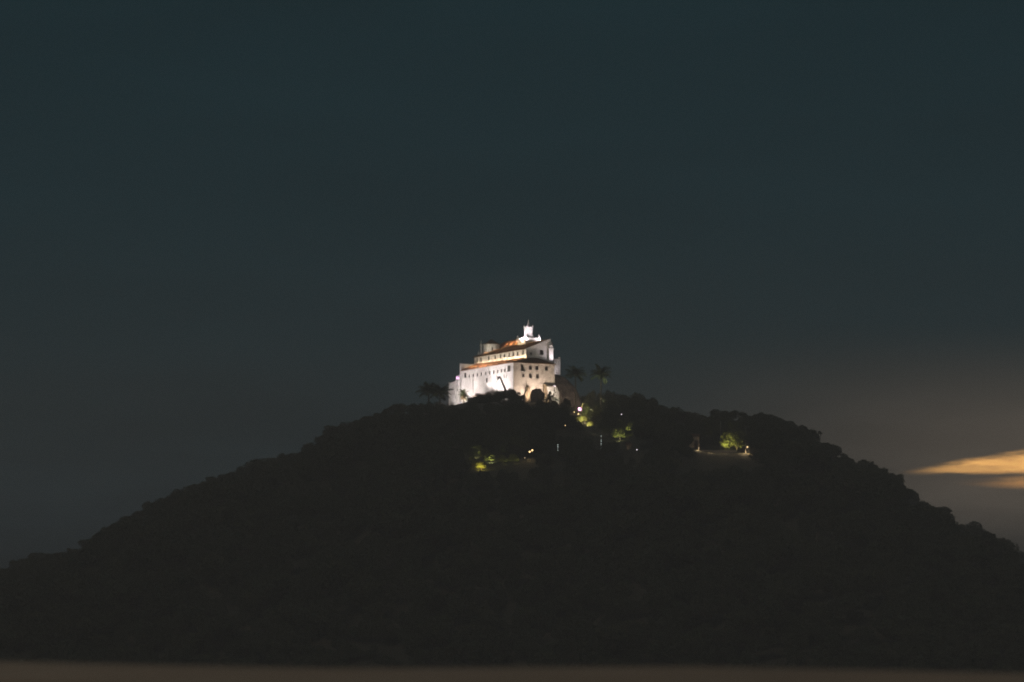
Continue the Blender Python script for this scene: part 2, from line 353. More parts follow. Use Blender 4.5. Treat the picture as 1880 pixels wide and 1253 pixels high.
# upper block
hu = [rect(v_, 165.45, 1.3, 1.7) for k, v_ in enumerate((5.1, 10.05, 13.85, 17.4, 21.8, 25.25, 29.95, 35.8, 42.8, 46.3))]
b = MB(); facade(b, 'u', U1, V1, VL, 158, 167.0, hu); b.quad(P(U1, VL, 158), P(19.6, VL, 158), P(19.6, VL, 167), P(U1, VL, 167)); b.build('upper_wall', 'plaster', conv)
for h in hu: window('u', U1, h)
hg = [rect(14.65, 165.7, 1.75, 2.15), rect(9.6, 164.9, 1.2, 1.1)]
b = MB(); facade(b, 'v', V1, U1, 19.6, 158, 166.6, hg)
b.prism([P(U1, V1, 166.6), P(19.6, V1, 166.6), P(19.6, V1, 169.6), P(18.9, V1, 170.75), P(18.2, V1, 170.9)], (0, 0.5, 0))
b.quad(P(19.6, V1, 158), P(19.6, VL, 158), P(19.6, VL, 167), P(19.6, V1, 167))
b.build('gable_wall', 'plaster', conv)
for h in hg: window('v', V1, h)
b = MB(); b.prism([P(U1 - 0.4, V1 - 0.22, 166.55), P(18.2, V1 - 0.22, 170.98), P(19.0, V1 - 0.22, 171.15), P(19.0, V1 - 0.22, 171.4), P(18.1, V1 - 0.22, 171.3), P(U1 - 0.4, V1 - 0.22, 166.85)], (0, 0.6, 0)); b.build('gable_coping', 'trim', conv)
# bell-shaped corner pilaster on the gable's far edge
b = MB(); b.box(17.75, 19.75, V1 - 0.75, V1 - 0.003, 161.2 - ZB, 167.1 - ZB); b.box(17.5, 20.0, V1 - 1.0, V1 + 0.5, 167.1 - ZB, 167.45 - ZB); b.box(18.0, 19.6, V1 - 0.8, V1 + 0.3, 167.45 - ZB, 168.6 - ZB)
b.lathe([(0.75, 168.6), (0.62, 168.9), (0.3, 169.3), (0.12, 169.9)], 12, (18.8, V1 - 0.3, -ZB)); b.build('corner_pilaster', 'trim', conv)
# upper roof: one long pitch to a high ridge, hipped at the far end
b = MB()
ez2 = 167.15
slab(b, [P(U1 - 0.6, V1 + 0.4, ez2 - 0.25), P(UR, V1 + 0.4, RZ), P(UR, 39.0, RZ + 0.25), P(U1 - 0.6, VL + 0.5, ez2 - 0.2)], 0.28)
slab(b, [P(UR, 39.0, RZ + 0.25), P(UR + 1.6, 40, RZ - 1.5), P(20.2, VL + 0.6, ez2), P(U1 - 0.6, VL + 0.5, ez2 - 0.2)], 0.28)
slab(b, [P(UR, V1 + 0.4, RZ), P(UR + 1.6, V1 + 0.4, RZ - 1.3), P(UR + 1.6, 40, RZ - 1.5), P(UR, 39.0, RZ + 0.25)], 0.28)
for k in range(15):
    v_ = 4.0 + k * 2.6
    b.prism([P(U1 - 0.62, v_, ez2 - 0.22), P(U1 - 0.62, v_ + 0.34, ez2 - 0.22), P(U1 - 0.62, v_ + 0.17, ez2 + 0.05)], (UR - U1 + 0.5, 0, RZ - ez2 + 0.28))
b.build('upper_roof', 'oldtile', conv)
b = MB(); b.tube([P(UR, V1 + 0.5, RZ + 0.1), P(UR, 20, RZ + 0.22), P(UR, 39, RZ + 0.36)], 0.24); b.tube([P(UR, 39.0, RZ + 0.33), P(U1 - 0.5, VL + 0.5, ez2 - 0.05)], 0.22); b.build('ridge_cap', 'mortar', conv)
b = MB(); b.box(U1 - 0.32, U1 - 0.003, V1, VL, 166.6 - ZB, 166.86 - ZB); b.box(U1 - 0.25, U1 - 0.003, V1 - 0.25, V1 + 0.6, 158 - ZB, 166.58 - ZB); b.box(U1 - 0.25, U1 - 0.003, VL - 0.6, VL + 0.2, 158 - ZB, 166.58 - ZB); b.build('upper_cornice', 'trim', conv)
# nave roof behind the ridge
b = MB(); slab(b, [P(20.6, 36, 171.3), P(25.0, 36, 174.6), P(25.0, 55, 174.8), P(20.6, 55, 171.5)], 0.3); slab(b, [P(25.0, 36, 174.6), P(29.4, 36, 171.3), P(29.4, 55, 171.5), P(25.0, 55, 174.8)], 0.3)
for k in range(8):
    v_ = 36.6 + k * 2.4; b.prism([P(20.6, v_, 171.45), P(20.6, v_ + 0.4, 171.45), P(20.6, v_ + 0.2, 171.8)], (4.4, 0, 3.3))
b.build('nave_roof', 'tile', conv)
b = MB(); b.prism([P(21, 36.4, 150), P(29, 36.4, 150), P(29, 36.4, 171.1), P(25, 36.4, 174.2), P(21, 36.4, 171.1)], (0, 18.3, 0)); b.build('nave_wall', 'plaster', conv)
# sacristy: polygonal block with a low pointed tiled roof, pinnacles on its outer corner
cs = (17.2, 51.5); rr = 3.7
b = MB(); b.lathe([(rr, 150), (rr, 172.6), (rr + 0.25, 172.7), (rr + 0.25, 172.95), (rr, 172.98)], 12, (cs[0], cs[1], -ZB)); b.build('sacristy_wall', 'plaster', conv)
b = MB(); b.lathe([(rr + 0.55, 172.98), (rr * 0.5, 174.2), (0.15, 175.4)], 12, (cs[0], cs[1], -ZB)); b.build('sacristy_roof', 'oldtile', conv)
b = MB(); b.box(15.4, 16.0, 47.85, 47.99, 169.9 - ZB, 171.6 - ZB); b.build('sacristy_window', 'pane_shade', conv)
b = MB()
for (u_, v_, z_, h_) in ((14.0, 55.0, 172.6, 1.9), (12.8, 54.9, 168.8, 1.4)):
    b.box(u_ - 0.32, u_ + 0.32, v_ - 0.32, v_ + 0.32, 150 - ZB, z_ - ZB); b.box(u_ - 0.5, u_ + 0.5, v_ - 0.5, v_ + 0.5, z_ - ZB, z_ + 0.35 - ZB); b.lathe([(0.36, 0.35), (0.44, 0.7), (0.22, 1.1), (0.06, h_ + 0.5)], 10, (u_, v_, z_ - ZB))
b.build('pinnacle', 'trim', conv)
b = MB(); b.box(21.2, 22.4, 33.6, 34.8, 165 - ZB, 172.9 - ZB); b.box(21.0, 22.6, 33.4, 35.0, 172.9 - ZB, 173.2 - ZB); b.build('chimney', 'plaster', conv)
# bell tower
tu, tv = 20.6, 24.6; ph = 3.3
b = MB(); b.box(tu - ph, tu + ph, tv - ph, tv + ph, 150 - ZB, 172.2 - ZB); tw = b.build('bell_tower', 'plaster', conv)
b = MB(); b.box(tu - ph - 0.5, tu + ph + 0.5, tv - ph - 0.5, tv + ph + 0.5, 172.2 - ZB, 172.75 - ZB); b.box(tu - ph - 0.25, tu + ph + 0.25, tv - ph - 0.25, tv + ph + 0.25, 171.2 - ZB, 171.5 - ZB); b.build('terrace_cornice', 'trim', tw)
b = MB()
for s in (-1, 1):
    b.box(tu - ph - 0.3, tu + ph + 0.3, tv + s * (ph + 0.05) - 0.15, tv + s * (ph + 0.05) + 0.15, 172.75 - ZB, 173.6 - ZB); b.box(tu + s * (ph + 0.05) - 0.15, tu + s * (ph + 0.05) + 0.15, tv - ph + 0.11, tv + ph - 0.11, 172.75 - ZB, 173.6 - ZB)
b.build('balustrade', 'trim', tw)
for su in (-1, 1):
    for sv in (-1, 1):
        b = MB(); b.box(tu + su * ph - 0.45, tu + su * ph + 0.45, tv + sv * ph - 0.45, tv + sv * ph + 0.45, 172.76 - ZB, 173.9 - ZB); b.lathe([(0.4, 0), (0.5, 0.3), (0.25, 0.7), (0.05, 1.2)], 10, (tu + su * ph, tv + sv * ph, 173.9 - ZB)); b.build('corner_pinnacle', 'trim', tw)
b = MB(); b.lathe([(3.1, 172.75), (3.05, 173.5), (2.6, 174.2), (2.0, 174.7), (1.95, 175.0)], 16, (tu, tv, -ZB), R(22.5)); b.build('tower_skirt', 'plaster', tw)
b = MB(); b.lathe([(1.9, 175.0), (1.9, 177.9), (2.1, 178.0), (2.1, 178.25), (1.75, 178.3), (1.6, 178.6), (1.1, 178.95), (0.4, 179.1)], 8, (tu, tv, -ZB), R(22.5)); drum = b.build('drum', 'trim', tw)
b = MB(); b.lathe([(0.45, 179.1), (0.55, 179.5), (0.4, 180.0), (0.25, 180.8), (0.06, 181.7)], 10, (tu, tv, -ZB)); b.build('spire', 'trim', tw)
for k in range(4):
    a = R(45 + 90 * k); b = MB(); b.lathe([(0.3, 178.25), (0.36, 178.6), (0.1, 179.4)], 8, (tu + 1.75 * math.cos(a), tv + 1.75 * math.sin(a), -ZB)); b.build('drum_finial', 'trim', tw)
# terrace wing on the right, with end posts
b = MB(); b.box(23.4, 28.8, 12.0, 20, 156.0 - ZB, 164.2 - ZB); b.box(28.3, 29.0, 11.8, 12.6, 155.5 - ZB, 165.0 - ZB); b.box(23.6, 24.1, 11.8, 12.3, 164.2 - ZB, 165.1 - ZB); b.build('side_wing', 'plaster', conv)
b = MB(); b.box(20.2, 20.8, 2.5, 3.1, 161 - ZB, 163.2 - ZB); b.build('vent_stack', 'shade', conv)
# stepped terraces at the far left end
b = MB(); b.box(-0.2, 8, LV + 0.72, 51.0, BZ - ZB, 158.9 - ZB); b.prism([P(-0.1, 51.0, BZ), P(-0.1, 51.0, 156.8), P(-0.1, 57.2, 156.1), P(-0.1, 57.2, BZ)], (8, 0, 0)); b.build('stepped_terrace', 'plaster', conv)
b = MB(); b.box(-0.45, -0.103, 50.6, 51.15, BZ - ZB, 157.1 - ZB); b.box(-0.4, -0.103, 56.9, 57.5, BZ - ZB, 156.5 - ZB); b.build('buttress', 'trim', conv)
# masonry at the foot of the stone wall: tan pier, shelf and lower wall
b = MB(); b.prism([P(13.9, -1.1, 152.0), P(15.2, -1.1, 152.0), P(16.0, -1.9, 144), P(14.0, -1.9, 144)], (0, 1.09, 0)); b.build('pier', 'render', conv)
b = MB(); b.box(15.3, 20.3, -1.2, -0.003, 144 - ZB, 151.1 - ZB); b.box(16.4, 20.9, -1.6, -1.203, 144 - ZB, 149.3 - ZB); b.build('foot_terrace', 'plaster', conv)
b = MB(); b.box(14.9, 19.6, -1.35, -0.003, 151.45 - ZB, 151.75 - ZB); b.build('shelf', 'wood', conv)

# lamps that are fixed to the convent
WARM, NEUT, COOL = (1.0, 0.62, 0.30), (1.0, 0.86, 0.74), (1.0, 0.88, 0.97)
lm = None
for k in range(10):
    v_ = 2.9 + k * 4.6
    if lm is None:
        b = MB(); b.box(-0.16, 0.16, -0.2, 0.2, 0, 0.22); b.box(-0.05, 0.05, -0.05, 0.05, -0.3, 0); lm = b.build('eave_lamp', 'metal', conv); q = lm
    else:
        q = lm.copy(); COL.objects.link(q)
    q.location = P(-0.85, v_, e + 0.2)
    near = k / 9
    spot(conv, P(-0.6, v_, e + 0.5), P(U1, v_ - 0.6, 165.4), 1500 + 1100 * (1 - near), (1, .85, .64), 100, 0.9, 0.08)
    spot(conv, P(-1.3, v_, e + 0.95), P(3.2, v_ + 0.2, e + 1.0), 16000, (1, .68, .4), 46, 0.8, 0.05)
for k in range(11):
    v_ = 5 + k * 3.9; q = lm.copy(); COL.objects.link(q); q.location = P(U1 - 0.9, v_, 167.25); spot(conv, P(U1 - 1.3, v_, 168.0), P(12.5, v_ + 0.3, 169.2), 6000, (1, .74, .45), 40, 0.8, 0.05)
for k in range(4):
    q = lm.copy(); COL.objects.link(q); q.location = P(19.4, 38.5 + 4.4 * k, 172.4); spot(conv, P(19.4, 38.5 + 4.4 * k, 173.0), P(23.5, 38.8 + 4.4 * k, 173.0), 14000, (1, .68, .38), 38, 0.8, 0.08)
for (a_, b_, c_, d_, e_, f_, pw, col_, cn) in (
        (15.6, 23.2, 172.0, tu, tv, 175.8, 7000, COOL, 90), (16.0, 19.6, 172.6, tu, tv, 175.8, 6000, COOL, 80), (17.8, 21.8, 172.95, tu, tv, 177.0, 1500, COOL, 100), (25.5, 18.5, 172.2, tu + 1, tv, 175.8, 6000, COOL, 80),
        (15.6, 27.5, 171.6, 17.2, 25.0, 171.0, 260, WARM, 130), (15.6, 22.0, 171.6, 17.2, 22.6, 171.0, 260, WARM, 130)):
    q = lm.copy(); COL.objects.link(q); q.location = P(a_, b_, c_ - 0.25); spot(conv, P(a_, b_, c_), P(d_, e_, f_), pw, col_, cn, 0.6, 0.1)
q = lm.copy(); COL.objects.link(q); q.location = P(20.2, -0.4, 161.5); spot(conv, P(20.6, -1.6, 162.0), P(18.2, V1, 167.0), 2600, COOL, 95, 1.0, 0.15)
q = lm.copy(); COL.objects.link(q); q.location = P(11.0, 44.5, 170.0); spot(conv, P(11.2, 45.0, 170.2), P(16.0, 49.5, 171.8), 1300, (1, .88, .7), 90, 0.9, 0.1)
q = lm.copy(); COL.objects.link(q); q.location = P(25.0, 8.0, 158.0); spot(conv, P(25.2, 8.3, 158.3), P(26.6, 12, 161.0), 700, COOL, 110, 0.8, 0.15)

# free-standing floodlights round the foot of the walls
CM = Matrix.Translation((0.543, 1588.0, 0)) @ Matrix.Rotation(R(28.4), 4, 'Z')
def wp(u, v, z): return CM @ Vector((u, v, z))
def ground_z(p): return float(hill(p.x, p.y))
def floodlight(u, v, z, aim, power, color, cone, label, lens='lampF', r=0.3):
    p = wp(u, v, z); tgt = wp(*aim); g = ground_z(p)
    z = g + 1.3; p.z = z; h = 1.3
    f = thing('floodlight', label, 'floodlight', (p.x, p.y, p.z - h), 0, 'floodlights round the convent')
    m_ = MB(); m_.tube([(0, 0, -0.4), (0, 0, h - 0.35)], 0.07); m_.build('post', 'metal', f)
    dv = (tgt - p).normalized(); rot = dv.to_track_quat('Y', 'Z').to_euler()
    m_ = MB(); m_.box(-0.4, 0.4, -0.4, 0.05, -0.3, 0.3); hs = m_.build('housing', 'metal', f); hs.location = (0, 0, h); hs.rotation_euler = rot
    m_ = MB(); m_.box(-r, r, 0.053, 0.075, -r * 0.8, r * 0.8); m_.build('lens', lens, hs)
    spot(f, Vector((0, 0, h)) + dv * 0.25, Vector((0, 0, h)) + dv * 5, power, color, cone, 0.8, 0.25)
    return f
for (v_, z_, pw, nm) in ((44, 150.0, 9000, 'farthest along the white wall by the stepped terrace'), (35, 151.5, 9500, 'aimed at the white wall above the brown rock'), (26, 151.5, 9500, 'below the single lower window of the white wall'),
                         (17, 150.5, 11000, 'behind the bushes at the middle of the white wall'), (9, 150.0, 11000, 'below the leaning trunk at the white wall'), (3, 150.0, 5200, 'nearest the front corner of the convent')):
    floodlight(-17 if 20 < v_ < 40 else -12, v_, z_ - 1.5, (0, v_ - 0.5 + (4 if v_ > 40 else 0), 157.0), pw * (2.3 if 20 < v_ < 40 else 1.5), (1, .88, .86), 105, 'box floodlight on a post, ' + nm)
floodlight(4.5, -7.5, 146.3, (5.5, 0, 154.5), 10500, (1, .80, .66), 118, 'dark box floodlight on a post facing the beige stone wall by its corner')
floodlight(11.0, -8.5, 146.3, (12.5, 0, 155), 11500, (1, .80, .66), 118, 'dark box floodlight on a post facing the beige stone wall by the big rock')

# ------------------------------------------------------------------ round lamps
def globe_lamp(px, py, Yd, r, m_, label, name='globe_lamp', cat='lamp', h=None, group=None):
    p = at(px, py, Yd); g = ground_z(p); hh = h if h else max(p.z - g, 1.0)
    f = thing(name, label, cat, (p.x, p.y, p.z - hh), 0, group)
    b = MB(); b.tube([(0, 0, -0.3), (0, 0, hh - r * 0.9)], [0.09, 0.06]); b.lathe([(0.2, -0.3), (0.18, 0.3), (0.09, 0.4)], 8); b.build('post', 'metal', f)
    b = MB(); b.lathe([(r * 0.55, hh - r * 1.15), (r * 0.7, hh - r * 0.8)], 10); b.build('collar', 'metal', f)
    b = MB(); b.lathe([(r * math.sin(math.pi * k / 10) + 0.001, -r * math.cos(math.pi * k / 10)) for k in range(11)], 14, (0, 0, hh)); b.build('globe', m_, f, True)
    return f
globe_lamp(1064.5, 751.8, 1583, 0.8, 'lampV', 'largest glowing violet-white globe lamp at the foot of the granite slope')
bl_ = at(1064.5, 751.8, 1581.5); spot(None, bl_ + Vector((-0.3, 0.2, 1.0)), at(1046, 712, 1600), 7000, (1, .8, .64), 120, 0.9, 0.3)
spot(None, bl_ + Vector((0.6, -0.6, -0.9)), at(1085, 775, 1566), 8000, (1, .88, .5), 160, 0.9, 0.3)
spot(None, bl_ + Vector((1.3, -0.2, 0.5)), at(1100, 735, 1580), 8500, (.95, .95, .55), 135, 0.9, 0.3)
globe_lamp(839.8, 694.5, 1630, 0.6, 'lampV', 'violet-white globe lamp on the stepped terrace at the convent\'s far left end', h=5.2)
globe_lamp(1018.2, 709.3, 1594, 0.36, 'lampW', 'small white globe lamp at the foot of the stone wall\'s outer corner', h=2.0)
globe_lamp(1054.3, 757.0, 1580, 0.22, 'lampY', 'small warm lamp just left of the biggest violet lamp', h=2.0)
globe_lamp(1061.8, 760.5, 1579, 0.34, 'lampY', 'warm lamp tucked directly under the biggest violet lamp', h=1.8)

# ------------------------------------------------------------------ rocks
def rock(name, label, c, ax, seed, m_='rock', rz=0.0, amp=0.16, seg=40):
    f = MB(); rg = np.random.RandomState(seed); ph = rg.rand(8, 4) * 6.28; fr = 1.2 + rg.rand(8, 3) * 4
    n = seg; vs = []; 
    for j in range(n // 2 + 1):
        th = math.pi * j / (n // 2)
        for k in range(n):
            a = 2 * math.pi * k / n; d = np.array([math.sin(th) * math.cos(a), math.sin(th) * math.sin(a), math.cos(th)])
            q = sum(math.sin(fr[i, 0] * d[0] * 2 + ph[i, 0]) * math.sin(fr[i, 1] * d[1] * 2 + ph[i, 1]) * math.cos(fr[i, 2] * d[2] + ph[i, 2]) / (1 + i * 0.5) for i in range(8))
            s = 1 + amp * q * 0.35; vs.append((d[0] * ax[0] * s, d[1] * ax[1] * s, d[2] * ax[2] * s))
    fs = [(j * n + k, j * n + (k + 1) % n, (j + 1) * n + (k + 1) % n, (j + 1) * n + k) for j in range(n // 2) for k in range(n)]
    f.add(vs, fs); o = f.build(name, m_, None, True); o.location = c; o.rotation_euler = (0, 0, rz)
    return tag(o, label, 'rock')
c = at(998, 768, 1612); rock('granite_outcrop', 'big smooth brown granite slope to the right of the convent', c, (17.0, 13.0, 19.4), 3, amp=0.06, seg=96)
c = at(893, 748, 1603); rock('granite_ledge', 'long low brown rock below the convent\'s white wall', c, (8.2, 9.0, 5.9), 5, rz=0.5, amp=0.35)
c = at(986, 728, 1581); rock('boulder', 'rounded dark brown boulder below the stone wall', c, (2.9, 2.2, 3.2), 8, amp=0.28)
c = at(969, 728, 1590.5); rock('standing_rock', 'upright tan rock lit from the side below the stone wall', c, (1.2, 1.2, 4.2), 9, 'render', amp=0.7)
c = at(980, 743, 1572); rock('flat_rock', 'small low tan rock among bushes below the dark boulder', c, (2.0, 1.5, 0.9), 11, 'render', amp=0.5)
c = at(1021, 734, 1585); rock('pale_rock', 'small pale rock beside the palm at the granite slope', c, (0.7, 0.7, 0.5), 12, 'white')

# ------------------------------------------------------------------ trees
def leaves(name, seed, lobes, n, size, m_, flat=0.75, fill=0.25, parent=None):
    g = np.random.RandomState(seed)
    C = np.array([l[:3] for l in lobes]); Rd = np.array([l[3] for l in lobes])
    pr = Rd ** 2; idx = g.choice(len(lobes), n, p=pr / pr.sum())
    d = g.normal(size=(n, 3)); d /= np.linalg.norm(d, axis=1)[:, None]
    rad = np.where(g.rand(n) < fill, g.rand(n) ** 0.5, 0.86 + 0.24 * g.rand(n) ** 2)
    # gaps: thin the lobes by a slow wobble
    p = C[idx] + d * (Rd[idx] * rad)[:, None] * np.array([1, 1, flat])
    keep = (np.sin(p[:, 0] * 1.9 + seed) * np.sin(p[:, 1] * 1.7) * np.sin(p[:, 2] * 2.1 + 1) > -0.35); p = p[keep]; d = d[keep]; n = len(p)
    nr = d + 0.9 * g.normal(size=(n, 3)); nr /= np.linalg.norm(nr, axis=1)[:, None]
    t = np.cross(nr, g.normal(size=(n, 3))); t /= np.linalg.norm(t, axis=1)[:, None]; bt = np.cross(nr, t)
    s = (size * (0.6 + 0.8 * g.rand(n)))[:, None]
    q = np.stack([p - t * s, p - bt * s * 0.5 + t * s * 0.1, p + t * s, p + bt * s * 0.55 - t * s * 0.1], 1).reshape(-1, 3)
    me = bpy.data.meshes.new(name); me.vertices.add(4 * n); me.vertices.foreach_set('co', q.ravel())
    me.loops.add(4 * n); me.loops.foreach_set('vertex_index', np.arange(4 * n)); me.polygons.add(n)
    me.polygons.foreach_set('loop_start', np.arange(0, 4 * n, 4)); me.polygons.foreach_set('loop_total', np.full(n, 4)); me.update(calc_edges=True)
    me.materials.append(M[m_]); o = bpy.data.objects.new(name, me); COL.objects.link(o)
    if parent: o.parent = parent
    return o
def tree_proto(seed, kind, m_='leaf', n=2400):
    """a tree about 10 m tall with a crown about 5 m in radius, standing at its own origin"""
    g = random.Random(seed); t = thing('broadleaf_tree', 'x', 'tree', (0, 0, -300))
    lobes = []
    if kind == 'round':
        lobes.append((0, 0, 6.0, 3.0))
        for k in range(9):
            a = g.random() * 6.28; r = 1.8 + g.random() * 1.7; lobes.append((r * math.cos(a), r * math.sin(a), 4.6 + g.random() * 3.4, 1.3 + g.random() * 1.0))
    elif kind == 'spread':
        for k in range(12):
            a = g.random() * 6.28; r = 1.2 + g.random() * 3.6; lobes.append((r * math.cos(a), r * math.sin(a), 6.2 + g.random() * 2.6 - r * 0.25, 1.1 + g.random() * 0.9))
    else:
        for k in range(11):
            a = g.random() * 6.28; z = 3.0 + k * 0.62; r = (1.0 - abs(z - 5.2) / 7) * (0.8 + g.random() * 1.6); lobes.append((r * math.cos(a), r * math.sin(a), z, 1.2 + g.random() * 0.8))
    b = MB(); b.tube([(0, 0, -0.8), (0.1, 0.05, 1.6), (0.05, -0.1, 3.4), (0.1, 0, 5.5)], [0.42, 0.3, 0.24, 0.1])
    for l in lobes[:7]: b.tube([(0.06, -0.05, 2.6 + g.random() * 1.4), (l[0] * 0.5, l[1] * 0.5, l[2] * 0.5 + 2.0), (l[0], l[1], l[2])], [0.16, 0.1, 0.03], 5)
    b.build('trunk', 'bark', t)
    leaves('crown', seed, lobes, n, 0.34, m_, parent=t)
    return t
PROTO = [tree_proto(11, 'round'), tree_proto(12, 'spread'), tree_proto(13, 'tall'), tree_proto(14, 'round', 'leaf2'), tree_proto(15, 'spread', 'leaf2')]
TALL = [10.3, 9.9, 11.2, 10.3, 9.9]
LIT = [tree_proto(21, 'round', 'leaf_lit', 3000), tree_proto(22, 'spread', 'leaf_lit', 3000)]
used = set()
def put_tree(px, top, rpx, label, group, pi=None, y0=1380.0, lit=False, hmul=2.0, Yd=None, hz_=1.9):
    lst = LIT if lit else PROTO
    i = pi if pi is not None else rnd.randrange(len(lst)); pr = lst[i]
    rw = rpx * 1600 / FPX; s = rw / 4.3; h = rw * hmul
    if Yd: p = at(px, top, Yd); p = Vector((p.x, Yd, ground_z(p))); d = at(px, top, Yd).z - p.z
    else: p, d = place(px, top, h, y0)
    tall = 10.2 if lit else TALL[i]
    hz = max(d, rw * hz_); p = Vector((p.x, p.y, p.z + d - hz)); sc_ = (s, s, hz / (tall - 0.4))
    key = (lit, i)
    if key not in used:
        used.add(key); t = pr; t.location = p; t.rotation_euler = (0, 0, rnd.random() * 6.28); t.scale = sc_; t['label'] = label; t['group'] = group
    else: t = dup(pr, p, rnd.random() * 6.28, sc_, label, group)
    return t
_O1 = 'first second third fourth fifth sixth seventh eighth ninth tenth eleventh twelfth thirteenth fourteenth fifteenth sixteenth seventeenth eighteenth nineteenth'.split()
ORD = _O1 + [w_ for t_, th in (('twenty', 'twentieth'), ('thirty', 'thirtieth'), ('forty', 'fortieth'), ('fifty', 'fiftieth')) for w_ in [th] + [t_ + '-' + o_ for o_ in _O1[:9]]]
def skyline(pts, side):
    xs = [p[0] for p in pts]; ys = [p[1] for p in pts]; out_ = []; x = xs[0]; n = 0
    while x < xs[-1]:
        r = rnd.choice((10, 13, 18, 18, 24, 31, 38)); x += r * 0.85
        out_.append((x, float(np.interp(x, xs, ys)) + rnd.uniform(-3, 4), r)); x += r * rnd.uniform(0.1, 0.45)
    if side == 'right': out_ = out_[::-1]
    for k, (px, top, r) in enumerate(out_):
        size = 'small' if r < 16 else 'broad' if r > 26 else 'medium'
        put_tree(px, top, r, f'{size} dark tree on the {side} skyline, {ORD[k]} up from the {side} edge', 'trees along the hill skyline', pi=rnd.choice((0, 0, 2, 3, 3, 1)), Yd=RY - 6 + rnd.uniform(-4, 4))
skyline([q for q in SKY if -1 <= q[0] <= 760], 'left')
skyline([q for q in SKY if 1205 <= q[0] <= 1880], 'right')
SUMMIT = [  # px, top, radius, where
    (879, 724, 9, 'small in front of the brown rock, by the bushy palm'), (897, 720, 9, 'small, right of the top of the long brown rock'), (912, 723, 8, 'small, just left of the leaning trunk'), (926, 714, 8, 'small, right at the root of the leaning trunk'),
    (943, 715, 9, 'small, second right of the leaning trunk'), (955, 728, 7, 'smallest, between the convent corner and the upright tan rock'), (888, 731, 14, 'second row below the long brown rock'), (930, 728, 14, 'second row below the leaning trunk'),
    (860, 745, 15, 'low below the shaggy palm'), (1000, 733, 9, 'small, between the dark boulder and the palm at the stone wall'), (1048, 744, 9, 'small, at the foot of the granite slope'), (1062, 771, 14, 'just below the two warm lamps'),
    (1040, 760, 16, 'below the left foot of the granite slope'), (1092, 728, 13, 'filling the gap between the royal palm trunks'), (1120, 726, 14, 'second row right of the second royal palm'),
    (766, 738, 15, 'left of the twin palms on the summit'), (798, 735, 17, 'under the twin palms left of the convent'), (826, 742, 13, 'just below the stepped terrace of the convent'),
    (782, 752, 22, 'below and left of the twin palms'), (745, 752, 19, 'low on the summit left of the twin palms'), (872, 724, 13, 'in front of the white wall, right of the bushy palm'),
    (889, 721, 13, 'in front of the long brown rock below the white wall'), (905, 722, 11, 'in front of the white wall at its middle'), (919, 716, 10, 'at the foot of the leaning trunk'),
    (935, 712, 12, 'tallest in front of the convent, right of the leaning trunk'), (950, 721, 10, 'in front of the convent corner'), (868, 738, 17, 'below the bushy palm at the convent'),
    (908, 738, 19, 'below the middle of the white wall'), (943, 738, 18, 'below the convent corner'), (968, 746, 15, 'below the upright tan rock'), (992, 744, 15, 'below the dark boulder'),
    (1018, 741, 14, 'below the palm at the stone wall'), (1037, 748, 12, 'at the lower edge of the granite slope'), (880, 762, 24, 'on the slope below the long brown rock'), (925, 765, 24, 'on the slope below the leaning trunk'),
    (972, 768, 24, 'on the slope below the upright rock'), (1016, 766, 22, 'on the slope below the palm at the stone wall'), (1084, 712, 11, 'behind the first royal palm\'s trunk'), (1110, 712, 13, 'behind the second royal palm\'s trunk'),
    (1134, 716, 15, 'right of the second royal palm on the skyline'), (1162, 719, 19, 'highest broad crown right of the royal palms'), (1190, 727, 16, 'on the skyline where it dips right of the royal palms'),
    (1098, 738, 15, 'between the royal palms and below their crowns'), (1128, 745, 20, 'in the dark mass right of the second royal palm'), (1168, 748, 24, 'broadest in the dark mass right of the royal palms'), (1205, 752, 20, 'at the right end of the dark mass beside the royal palms')]
for (px, top, r, wh) in SUMMIT:
    near = 855 < px < 1040 and top < 734
    put_tree(px, top, max(r, 12) if near else r, f'dark leafy tree {wh}', 'dark trees on the summit', y0=1500, pi=rnd.choice((0, 3, 0, 3, 2)), hmul=1.45, hz_=2.15, Yd=(1574 + 0.06 * (940 - px) + rnd.uniform(-3, 3)) if near else None)
# trees and bushes caught by lamp light
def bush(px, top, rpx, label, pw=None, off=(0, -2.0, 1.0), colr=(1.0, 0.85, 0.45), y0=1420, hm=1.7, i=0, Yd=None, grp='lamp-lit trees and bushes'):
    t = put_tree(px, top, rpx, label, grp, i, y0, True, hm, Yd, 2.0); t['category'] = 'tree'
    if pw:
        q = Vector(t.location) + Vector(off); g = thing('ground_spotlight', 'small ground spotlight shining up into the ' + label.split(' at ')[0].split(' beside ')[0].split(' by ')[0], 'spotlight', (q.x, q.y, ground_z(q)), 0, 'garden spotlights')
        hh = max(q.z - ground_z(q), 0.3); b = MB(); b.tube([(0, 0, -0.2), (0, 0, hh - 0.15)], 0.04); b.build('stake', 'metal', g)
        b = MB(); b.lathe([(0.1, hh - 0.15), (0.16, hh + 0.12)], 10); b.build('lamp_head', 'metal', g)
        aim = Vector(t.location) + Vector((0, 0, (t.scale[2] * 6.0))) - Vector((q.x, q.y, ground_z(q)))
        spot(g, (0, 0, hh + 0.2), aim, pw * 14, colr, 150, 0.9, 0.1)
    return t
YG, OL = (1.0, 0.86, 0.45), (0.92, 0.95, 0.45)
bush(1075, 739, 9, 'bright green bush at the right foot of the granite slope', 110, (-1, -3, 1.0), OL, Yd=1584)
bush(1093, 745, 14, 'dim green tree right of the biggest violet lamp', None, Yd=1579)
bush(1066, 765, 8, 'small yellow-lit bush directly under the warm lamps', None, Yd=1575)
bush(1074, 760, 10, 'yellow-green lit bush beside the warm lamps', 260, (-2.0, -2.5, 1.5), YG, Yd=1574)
bush(1086, 774, 8, 'ragged yellow lit bush lowest by the warm lamps', 240, (-1.5, -2.5, 0.8), YG, Yd=1567)
